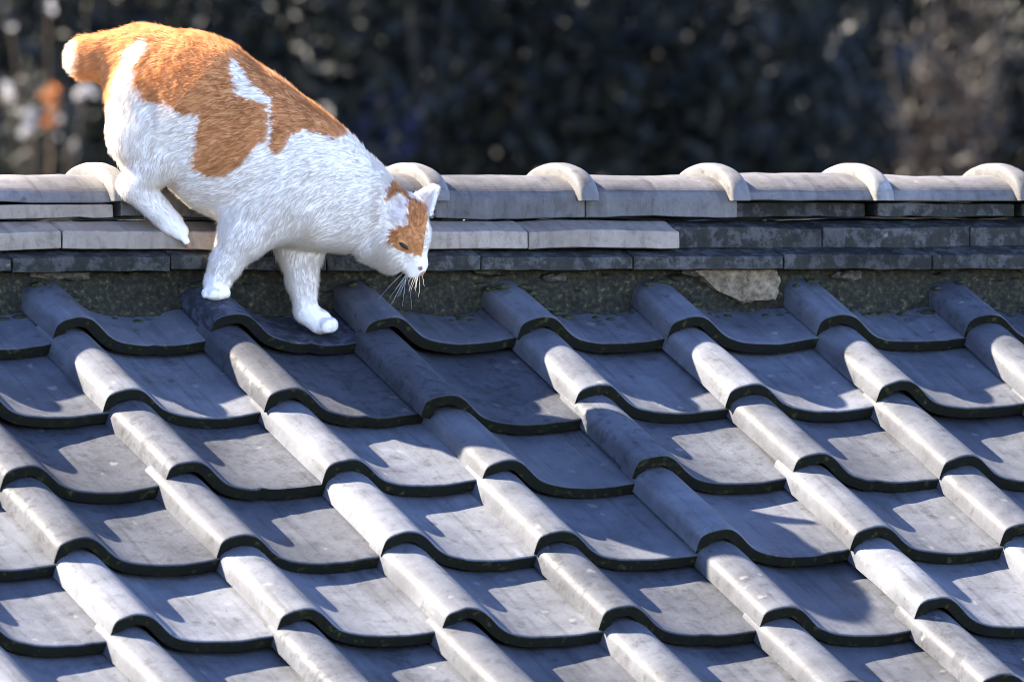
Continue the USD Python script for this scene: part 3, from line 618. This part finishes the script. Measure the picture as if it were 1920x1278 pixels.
# ---------------------------------------------------------------- trees and shrubs beyond the roof
def leaf_cloud(n, center, rad, size, seed, shell=0.5, clumps=14):
    r = np.random.default_rng(seed)
    cc = r.normal(0, 1, (clumps, 3)); cc /= np.linalg.norm(cc, axis=1)[:, None]; cc *= r.uniform(0.25, 0.95, (clumps, 1))
    which = r.integers(0, clumps, n)
    p = cc[which] + r.normal(0, 0.23, (n, 3))
    p = np.array(center) + p * np.array(rad)
    ax = r.normal(0, 1, (n, 3)) + np.array([0, 0, -0.5]); ax /= np.linalg.norm(ax, axis=1)[:, None]
    o = r.normal(0, 1, (n, 3)); sd = np.cross(ax, o); sd /= np.linalg.norm(sd, axis=1)[:, None]; nn = np.cross(ax, sd)
    s = size * np.clip(np.exp(r.normal(0, 0.45, (n, 1))), 0.4, 2.6)
    v = np.stack([p - ax * s * 0.5, p + sd * s * 0.19 + nn * s * 0.06, p + ax * s * 0.5, p - sd * s * 0.19 + nn * s * 0.06], 1).reshape(-1, 3)
    i = np.arange(n) * 4
    return v, np.stack([np.stack([i, i + 1, i + 2], 1), np.stack([i, i + 2, i + 3], 1)], 1).reshape(-1, 3)
def limb(a, b, ra, rb, sides=8):
    a, b = np.array(a, float), np.array(b, float); d = (b - a) / np.linalg.norm(b - a)
    u = np.cross(d, [0.3, 0.9, 0.2]); u /= np.linalg.norm(u); w = np.cross(d, u)
    th = np.linspace(0, 2 * np.pi, sides, endpoint=False)
    ring = np.cos(th)[:, None] * u + np.sin(th)[:, None] * w
    v = np.vstack([a + ring * ra, b + ring * rb]); k = np.arange(sides); k2 = (k + 1) % sides
    f = np.vstack([np.stack([k, k2, sides + k2], 1), np.stack([k, sides + k2, sides + k], 1)])
    return trimesh.Trimesh(v, f, process=False)
def plant(name, px, depth, height, rad, n, size, mat, seed, label, cat, group=None, trunk_r=0.09, lean=0.0, crown_z=None):
    p = unproject(px, 300, depth); p[2] = 0
    t = thing(name, p, label, cat, group)
    r = np.random.default_rng(seed)
    cz = crown_z if crown_z is not None else height - rad[2]
    top = np.array([lean, 0, cz + 0.2 * rad[2]])
    parts, prev, pr = [], np.zeros(3), trunk_r
    for q in range(1, 6):
        nx = top * q / 5 + np.append(r.normal(0, 0.05, 2), 0); nr = trunk_r * (1 - 0.14 * q); parts.append(limb(prev, nx, pr, nr)); prev, pr = nx, nr
    for q in range(16):
        s = top * r.uniform(0.45, 0.95); e = np.array([0, 0, cz]) + r.normal(0, 0.5, 3) * np.array(rad); parts.append(limb(s, e, trunk_r * 0.35, trunk_r * 0.1, 6))
    obj("trunk", trimesh.util.concatenate(parts), bark, t, smooth=True)
    v, f = leaf_cloud(n, (lean, 0, cz), rad, size, seed)
    obj("crown", (v, f), mat, t, kind="stuff")
    return t
EG = "evergreen trees in a dark row beyond the roof"
plant("evergreen_tree", 60, 46, 5.6, (0.85, 0.9, 1.7), 14000, 0.066, leaf_olive, 1, "greyish green tree behind the cat's stub tail at the far left", "tree", EG)
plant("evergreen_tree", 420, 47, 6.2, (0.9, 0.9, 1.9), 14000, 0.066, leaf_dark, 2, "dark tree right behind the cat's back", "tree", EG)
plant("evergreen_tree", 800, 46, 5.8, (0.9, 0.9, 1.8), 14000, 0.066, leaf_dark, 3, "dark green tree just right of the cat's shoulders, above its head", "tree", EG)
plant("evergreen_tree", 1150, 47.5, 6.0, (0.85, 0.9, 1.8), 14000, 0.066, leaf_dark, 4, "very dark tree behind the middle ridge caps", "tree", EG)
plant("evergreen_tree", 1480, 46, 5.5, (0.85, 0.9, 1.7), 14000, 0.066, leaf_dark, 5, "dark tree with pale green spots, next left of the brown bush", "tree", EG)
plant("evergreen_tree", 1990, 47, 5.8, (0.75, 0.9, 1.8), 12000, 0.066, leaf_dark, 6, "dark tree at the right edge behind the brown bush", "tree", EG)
plant("dry_bush", 1780, 44.5, 4.5, (0.26, 0.4, 1.1), 3500, 0.045, leaf_dry, 8, "dry brown bush against the dark trees at far right", "bush", trunk_r=0.05)
def sheet(name, px, py, depth, w, h, mat, seed, label, cat):
    p = unproject(px, py, depth); nr, na = 8, 28
    rr_, aa = np.meshgrid(np.linspace(0.02, 1, nr), np.linspace(0, 2 * np.pi, na, endpoint=False), indexing="ij")
    edge = 0.62 + 0.65 * meshkit.fbm(np.stack([np.cos(aa) * 1.6, np.sin(aa) * 1.6, aa * 0 + seed], -1), 3, seed)
    U2, V2 = rr_ * np.cos(aa) * edge * w / 2, rr_ * np.sin(aa) * edge * h / 2
    dd = (meshkit.fbm(np.stack([U2 * 9, V2 * 9, U2 * 0 + seed], -1), 3, seed) - 0.5) * 0.3
    v = (p + U2[..., None] * RGT + V2[..., None] * np.array([0, 0, 1.0]) + dd[..., None] * FWD).reshape(-1, 3)
    a, b = np.meshgrid(np.arange(nr - 1), np.arange(na), indexing="ij"); b2 = (b + 1) % na
    q = np.stack([a * na + b, (a + 1) * na + b, (a + 1) * na + b2, a * na + b2], -1).reshape(-1, 4)
    o = obj(name, (np.vstack([v, v + 0.004 * FWD]), np.vstack([q, q[:, ::-1] + len(v)])), mat, None, smooth=True); tag(o, label, cat)
sheet("blue_sheet", 725, 235, 45.6, 0.30, 0.30, blue_sheet, 4, "dim blue sheet hanging in the dark trees just right of the cat's neck", "sheet")
sheet("blue_sheet", 1455, 275, 45.6, 0.36, 0.15, blue_sheet, 9, "low dim blue sheet in the shade behind the ridge, left of the brown bush", "sheet")
sp_ = unproject(95, 300, 43.5); sp_[2] = 0
shrub = thing("flowering_shrub", sp_, "slender shrub with one orange leaf and white blossoms behind the cat's tail", "shrub")
rq = np.random.default_rng(5); sm, bl, orl, top_z = [], [], [], sp_
def card(c, size, r, cup=0.25):
    ax = r.normal(0, 1, 3); ax /= np.linalg.norm(ax); ax = ax - FWD * (ax @ FWD) * 0.7; ax /= np.linalg.norm(ax)
    sd = np.cross(ax, FWD); sd /= np.linalg.norm(sd)
    v = np.stack([c - ax * size * 0.5, c + sd * size * 0.32 + FWD * size * cup, c + ax * size * 0.5, c - sd * size * 0.32 + FWD * size * cup])
    return trimesh.Trimesh(v, [[0, 1, 2], [0, 2, 3]], process=False)
for bx, by, n_, sz in ((62, 215, 5, 0.05), (58, 240, 4, 0.05), (10, 172, 5, 0.05), (160, 165, 5, 0.055), (92, 225, 3, 0.04), (90, 18, 3, 0.035), (18, 48, 2, 0.03), (130, 265, 2, 0.03)):
    c = unproject(bx, by, 43.5) - sp_; sm.append(limb(np.array([0, 0, max(0.2, c[2] - 0.9)]), c, 0.0045, 0.0025, 5))
    for q in range(n_): bl.append(card(c + rq.normal(0, 0.018, 3), sz, rq))
for q in range(7):
    c = unproject(95 + rq.normal(0, 4), 185 + rq.normal(0, 16), 43.4) - sp_; orl.append(card(c, 0.07, rq))
sm.append(limb(np.array([0, 0, 0.0]), np.array([0, 0, 3.6]), 0.012, 0.006, 6)); sm.append(limb(np.array([0, 0, 3.0]), unproject(95, 200, 43.4) - sp_, 0.008, 0.004, 5))
obj("stem", trimesh.util.concatenate(sm), timber, shrub, smooth=True)
v_, f_ = leaf_cloud(420, unproject(85, 250, 43.7) - sp_, (0.16, 0.2, 0.20), 0.055, 77)
obj("foliage", (v_, f_), leaf_olive, shrub, kind="stuff")
obj("blossom", trimesh.util.concatenate(bl), petal_white, shrub, kind="stuff")
obj("leaf", trimesh.util.concatenate(orl), leaf_orange, shrub, label="orange autumn leaves")
# wood behind: one dark mass closing the gaps
wv, wf, off = [], [], 0
for k in range(26):
    c = unproject(-1400 + k * 190, 300, 52 + 4 * ((k * 7) % 5) / 5); c[2] = 4.0 + ((k * 13) % 7) * 0.3
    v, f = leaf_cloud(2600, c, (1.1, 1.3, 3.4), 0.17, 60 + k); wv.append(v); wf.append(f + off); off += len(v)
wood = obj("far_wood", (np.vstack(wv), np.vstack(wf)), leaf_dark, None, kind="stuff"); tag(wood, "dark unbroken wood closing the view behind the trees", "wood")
